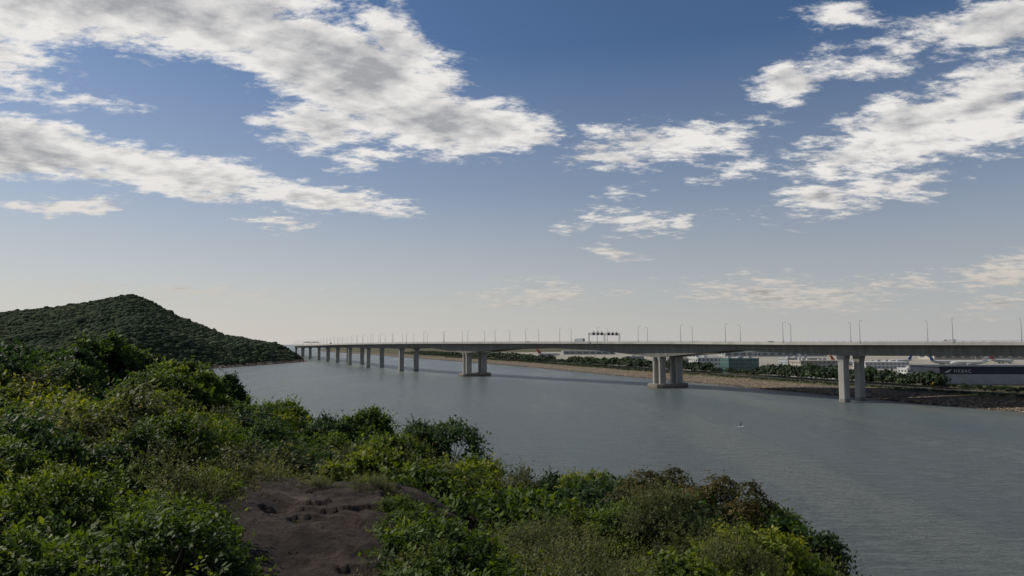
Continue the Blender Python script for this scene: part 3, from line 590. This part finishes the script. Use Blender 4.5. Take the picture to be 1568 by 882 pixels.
while len(pts)<8500:
    x=R.uniform(-1050,-340); y=R.uniform(690,1275); 
    if x< -0.82*y: continue
    z=hillh(x,y)
    if z<2.5: continue
    r_=R.uniform(1.9,4.4)*(1 if R.rand()<.93 else 1.5); pts.append((x,y,z+r_*.25)); rad.append(r_)
blobs('hill_woodland',pts,rad,CANOPY,3)
VV=[];FF=[];i=0;tries=0
while i<1000 and tries<60000:
    tries+=1; x=R.uniform(-560,-335); y=R.uniform(740,1250); z=hillh(x,y)
    if not(-1<z<3.2): continue
    r=R.uniform(.8,2.6); VV.append(iv*np.array([r,r*R.uniform(.7,1.2),r*.7])*(1+R.uniform(-.25,.25,(12,1)))+[x,y,max(z,0)+.2]); FF.append(fi+12*i); i+=1
lk(bpy.data.objects.new('shore_boulders',mesh_np('shore_boulders',np.concatenate(VV),np.concatenate(FF),[mat_noise('shore_rock',[(.1,.075,.055),(.2,.15,.115),(.28,.22,.17)],.2,.9)])))
def mass(name,pts,rad,nq,mat,seed,qs=.42):
    r=np.random.RandomState(seed); n=len(pts); P=np.asarray(pts); rad=np.asarray(rad)
    d=unit(r.normal(size=(n,nq,3))); d[:,:,2]=np.abs(d[:,:,2])*1.05-.2
    sc3=np.stack([rad,rad,rad*.85],1)
    lump=1+.25*np.sin(d[:,:,0]*5+P[:,None,0])*np.cos(d[:,:,1]*6+P[:,None,1])
    C=P[:,None,:]+d*sc3[:,None,:]*(r.uniform(.7,1.05,(n,nq))*lump)[:,:,None]
    D=unit(np.cross(d,r.normal(size=(n,nq,3)))+d*.2+r.normal(size=(n,nq,3))*.2)
    nn_=unit(d+np.array([0,0,.3])+r.normal(size=(n,nq,3))*.3)
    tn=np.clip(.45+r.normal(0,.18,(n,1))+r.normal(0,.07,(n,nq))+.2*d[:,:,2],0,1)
    s=(rad[:,None]*qs*r.uniform(.6,1.3,(n,nq))).ravel()
    v,f,tt_=leaves(C.reshape(-1,3),D.reshape(-1,3),nn_.reshape(-1,3),s*1.5,s*.6,tn.ravel())
    return lk(bpy.data.objects.new(name,mesh_np(name,v,f,[mat],tint=tt_)))
pts=[];rad=[]
ids=np.where((sp_[:,1]>180)&(sp_[:,1]<1700))[0]
for a in ids:
    dens_=mnoise.noise(Vector((sp_[a][0]*.012,sp_[a][1]*.012,5)))
    for _ in range(9 if dens_>-.3 else 5):
        o_=R.uniform(30,46); p=sp_[a]+nr[a]*o_+tg[a]*R.uniform(-4,4); r_=R.uniform(2.3,4.8)*(1.0 if dens_>-.3 else .6)*(1.0+.35*max(0,dens_))
        if 232<p[0] and p[1]<455: r_*=.36
        pts.append((p[0],p[1],6+r_*R.uniform(.7,1.25))); rad.append(r_)
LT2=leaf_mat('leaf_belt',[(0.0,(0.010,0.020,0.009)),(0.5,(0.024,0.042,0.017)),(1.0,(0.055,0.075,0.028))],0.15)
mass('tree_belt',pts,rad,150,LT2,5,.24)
pts=[];rad=[]
for a in ids:
    if sp_[a][1]>1300: continue
    for _ in range(13):
        o_=R.uniform(11.0,18.5); p=sp_[a]+nr[a]*o_+tg[a]*R.uniform(-4,4); r_=R.uniform(.3,1.1)*(1.5 if sp_[a][1]>600 else 1); pts.append((p[0],p[1],5.7+r_*.3)); rad.append(r_)
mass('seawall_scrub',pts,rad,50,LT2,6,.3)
# ---------------------------------------------------------------- airport buildings
def building(name,x,y,w_,d_,h_,rz,wall,fl=3,glass=GLASS,bay=4.0):
    e=empty(name,(x,y,6.1),rz); mb=MB(); mb.box((0,0,h_/2),(w_,d_,h_)); mb.box((0,0,h_+.35),(w_+.5,d_+.5,.7)); mb.obj('walls',[wall],e)
    mb=MB(); fh=h_/fl
    nb_=max(2,int(w_/bay))
    for f_ in range(fl):
        for k_ in range(nb_):
            xx=-w_/2+(k_+.5)*w_/nb_; mb.box((xx,-d_/2-.02,fh*(f_+.55)),(w_/nb_*.62,.12,fh*.4)); mb.box((xx,d_/2+.02,fh*(f_+.55)),(w_/nb_*.62,.12,fh*.4))
        nd=max(2,int(d_/bay))
        for k_ in range(nd):
            yy=-d_/2+(k_+.5)*d_/nd; mb.box((-w_/2-.02,yy,fh*(f_+.55)),(.12,d_/nd*.62,fh*.4)); mb.box((w_/2+.02,yy,fh*(f_+.55)),(.12,d_/nd*.62,fh*.4))
    mb.obj('windows',[glass],e); mb=MB()
    for k_ in range(int(w_/9)+1): mb.box((R.uniform(-w_/2+2,w_/2-2),R.uniform(-d_/4,d_/4),h_+1.5),(R.uniform(1.5,4),R.uniform(1.5,3),R.uniform(1,2.2)))
    mb.obj('roof_units',[STEEL],e); return e
def at(px,dist): return (px-784)/FPX*dist
building('office_building',at(1078,640),640,24,18,11,.2,WHITEB,3)
building('glass_office_building',at(1130,580),580,27,16,11.5,.15,GREENG,4,bay=3)
building('terminal_building',at(1247,610),610,40,20,9,.1,BEIGE,3)
building('terminal_building',at(1345,680),680,44,22,6,.05,WHITEB,2)
building('storage_building',at(1225,720),720,40,22,9,.05,GREYP,3)
building('storage_building',at(1395,560),560,20,12,4,.1,WHITEB,1)
building('storage_building',at(1040,760),760,36,20,8,.1,BEIGE,2)
building('cargo_building',at(1500,1080),1080,180,40,9,.03,BEIGE,1,bay=14)
building('cargo_building',at(1180,1350),1350,200,40,9,.03,GREYP,1,bay=14)
building('cargo_building',at(900,1600),1600,120,40,8,.03,GREYP,1,bay=14)
building('control_building',at(970,1000),1000,24,18,6,.1,GREYP,2)
e=empty('aircraft_hangar',(304,420,6.1),math.radians(-4)); mb=MB()
mb.box((0,0,5.1),(100,34,10.2)); mb.box((0,0,10.5),(101,35,.6)); mb.obj('walls',[NAVY],e)
mb=MB(); 
for k_ in range(16): mb.box((-45.5+k_*6.05,-17.05,3.2),(5.9,.14,6.0))
mb.obj('doors',[GREYP],e)
mb=MB()
for k_ in range(17): mb.box((-48.5+k_*6.05,-17.1,3.2),(.15,.2,6.2))
mb.obj('door_posts',[STEEL],e)
tx=bpy.data.curves.new('sign_text','FONT'); tx.body='HKBAC'; tx.size=2.6; tx.extrude=.05; tx.space_character=1.25; tx.materials.append(WHITEB)
o=bpy.data.objects.new('sign_lettering',tx); o.location=(-42,-17.12,7.2); o.rotation_euler=(math.pi/2,0,0); lk(o,e)
mb=MB(); mb.add([(-47.5,-17.12,7.2),(-45.2,-17.12,7.2),(-43.2,-17.12,9.0),(-43.8,-17.12,9.0)],[(0,1,2,3)]); mb.obj('logo',[WHITEB],e)
def airliner(px,dist,rz,tail,s=1.0):
    e=empty('airliner',(at(px,dist),dist,6.1),rz); mb=MB(); prof_=[(-18,.3,4.4),(-16,.8,4.1),(-11,1.6,3.5),(-5,2,3.1),(10,2,3.1),(14,1.8,3.1),(16.5,1.3,2.9),(18,.3,2.6)]
    mb.loft([[(x,r*math.cos(a),z+r*math.sin(a)) for a in np.linspace(0,2*math.pi,14,endpoint=False)] for x,r,z in prof_]); mb.obj('fuselage',[WHITEB],e,smooth=True)
    mb=MB()
    for s_ in (-1,1):
        mb.add([(4,s_*1.5,2.4),(-2,s_*1.5,2.4),(-7,s_*17,3.6),(-5,s_*17,3.6),(4,s_*1.5,2.9),(-2,s_*1.5,2.9),(-7,s_*17,3.75),(-5,s_*17,3.75)],[(0,1,2,3),(4,7,6,5),(0,3,7,4),(1,5,6,2),(3,2,6,7)])
        mb.add([(-13,s_*.8,4.2),(-16.5,s_*.8,4.2),(-18.5,s_*6.5,4.6),(-17,s_*6.5,4.6),(-13,s_*.8,4.4),(-16.5,s_*.8,4.4)],[(0,1,2,3),(4,3,2,5),(0,3,4),(1,5,2)])
        mb.tube((1.5,s_*6,1.6),(5,s_*6,1.6),.8,1.05,12)
    mb.obj('wings',[GREYP],e); mb=MB()
    mb.add([(-11,-.2,4.8),(-16.5,-.2,4.6),(-19.3,-.15,11.5),(-17,-.15,11.5),(-11,.2,4.8),(-16.5,.2,4.6),(-19.3,.15,11.5),(-17,.15,11.5)],[(0,1,2,3),(4,7,6,5),(0,3,7,4),(1,5,6,2),(3,2,6,7)]); mb.obj('tail_fin',[tail],e)
    mb=MB(); mb.box((0,-2.0,3.5),(24,.12,.35)); mb.box((0,2.0,3.5),(24,.12,.35)); mb.obj('cabin_windows',[GLASS],e)
    mb=MB()
    for x,y in ((13,0),(-1,2.2),(-1,-2.2)): mb.tube((x,y,.0),(x,y,2.2),.12,.12,6); mb.tube((x,y-.35,.55),(x,y+.35,.55),.55,.55,12)
    mb.obj('landing_gear',[RUBBER],e); e.scale=(s,s,s)
for a in [(1168,540,2.9,BLUE,.7),(1195,640,3.3,BLUE,.9),(1290,760,.3,REDP,1),(1440,800,.2,BLUE,1),(1480,760,3.0,WHITEB,1.1),(1530,850,.3,REDP,1.1),(1375,850,3.4,BLUE,1),(1080,1050,.2,WHITEB,1.1),(1240,900,.3,WHITEB,1.1),(840,1350,.2,REDP,1.3),(1335,540,.1,WHITEB,.6)]: airliner(*a)
for (px,d_,kd,pt) in [(1350,520,'van',WHITEB),(1372,525,'car',WHITEB),(1390,510,'van',WHITEB),(1412,505,'car',REDP),(1300,560,'truck',WHITEB),(1320,540,'car',DARKM),(1225,560,'van',WHITEB),(1205,545,'car',WHITEB),(1330,600,'truck',GREYP),(1428,398,'van',YELP),(1440,520,'car',WHITEB),(1460,540,'van',WHITEB)]:
    vehicle(kd,(at(px,d_),d_,6.12),R.uniform(-.4,.4),pt)
mb=MB(); mb.tube((0,0,0),(0,0,24),.35,.18,8); mb.box((0,0,24),(3.2,.5,.6)); mb.box((0,0,23),(2.4,.5,.4)); MM=mb.mesh('floodlight_mast',[STEEL])
for px,d_ in [(1142,640),(1150,700),(1158,690),(1048,880),(985,900),(1260,980),(1490,900),(880,1200)]:
    o=bpy.data.objects.new('floodlight_mast',MM); o.location=(at(px,d_),d_,6.1); lk(o)
# ---------------------------------------------------------------- paddle boarder
e=empty('paddleboarder',(83,251,0),.5)
mb=MB(); rg=[]
for u in np.linspace(-1,1,13):
    w_=.4*math.sqrt(max(1-abs(u)**3,0.004)); z=.12+.12*max(0,u)**3
    rg.append([(u*1.65,-w_,z),(u*1.65,-w_*.7,z+.07),(u*1.65,w_*.7,z+.07),(u*1.65,w_,z),(u*1.65,w_*.6,z-.08),(u*1.65,-w_*.6,z-.08)])
mb.loft(rg); mb.obj('board',[PAINTW],e,smooth=True)
sk=[((0,0,1.08),.15,-1),((0,0,1.28),.13,0),((.03,0,1.5),.16,1),((.05,0,1.64),.06,2),((.07,0,1.74),.10,3),((.08,0,1.86),.095,4),
 ((.03,.19,1.55),.065,2),((.2,.27,1.3),.05,6),((.42,.16,1.2),.04,7),((.03,-.19,1.55),.065,2),((.2,-.2,1.42),.05,9),((.42,-.02,1.55),.04,10),
 ((.03,.13,.95),.1,0),((.12,.17,.6),.075,12),((.02,.17,.26),.05,13),((.16,.18,.22),.04,14),((0,-.13,.95),.1,0),((.05,-.17,.6),.075,16),((-.08,-.17,.26),.05,17),((.06,-.18,.22),.04,18)]
me=bpy.data.meshes.new('body'); me.from_pydata([a[0] for a in sk],[(i,a[2]) for i,a in enumerate(sk) if a[2]>=0],[]); me.materials.append(CLOTH)
bo=bpy.data.objects.new('body',me); lk(bo,e); md=bo.modifiers.new('skin','SKIN'); 
for i,a in enumerate(sk): me.skin_vertices[0].data[i].radius=(a[1],a[1])
me.skin_vertices[0].data[0].use_root=True; bo.modifiers.new('sub','SUBSURF').levels=1; bo.modifiers['sub'].render_levels=1
mb=MB(); mb.loft([[(.08+r*math.cos(a),r*.85*math.sin(a),z) for a in np.linspace(0,6.283,10,endpoint=False)] for r,z in ((.03,1.69),(.09,1.74),(.105,1.82),(.095,1.9),(.03,1.945))]); mb.obj('head',[SKIN],e,smooth=True)
mb=MB(); mb.loft([[(.065+r*math.cos(a),r*.9*math.sin(a),z) for a in np.linspace(0,6.283,10,endpoint=False)] for r,z in ((.11,1.85),(.108,1.9),(.07,1.955),(.02,1.965))]); mb.obj('hair',[HAIR],e,smooth=True)
mb=MB(); mb.tube((.42,-.04,1.62),(.5,.5,.1),.018,.018,6); mb.box((.51,.54,.0),(.05,.2,.42)); mb.obj('paddle',[DARKM],e)
sc.view_settings.view_transform='Standard'; sc.view_settings.look='None'; sc.view_settings.exposure=0
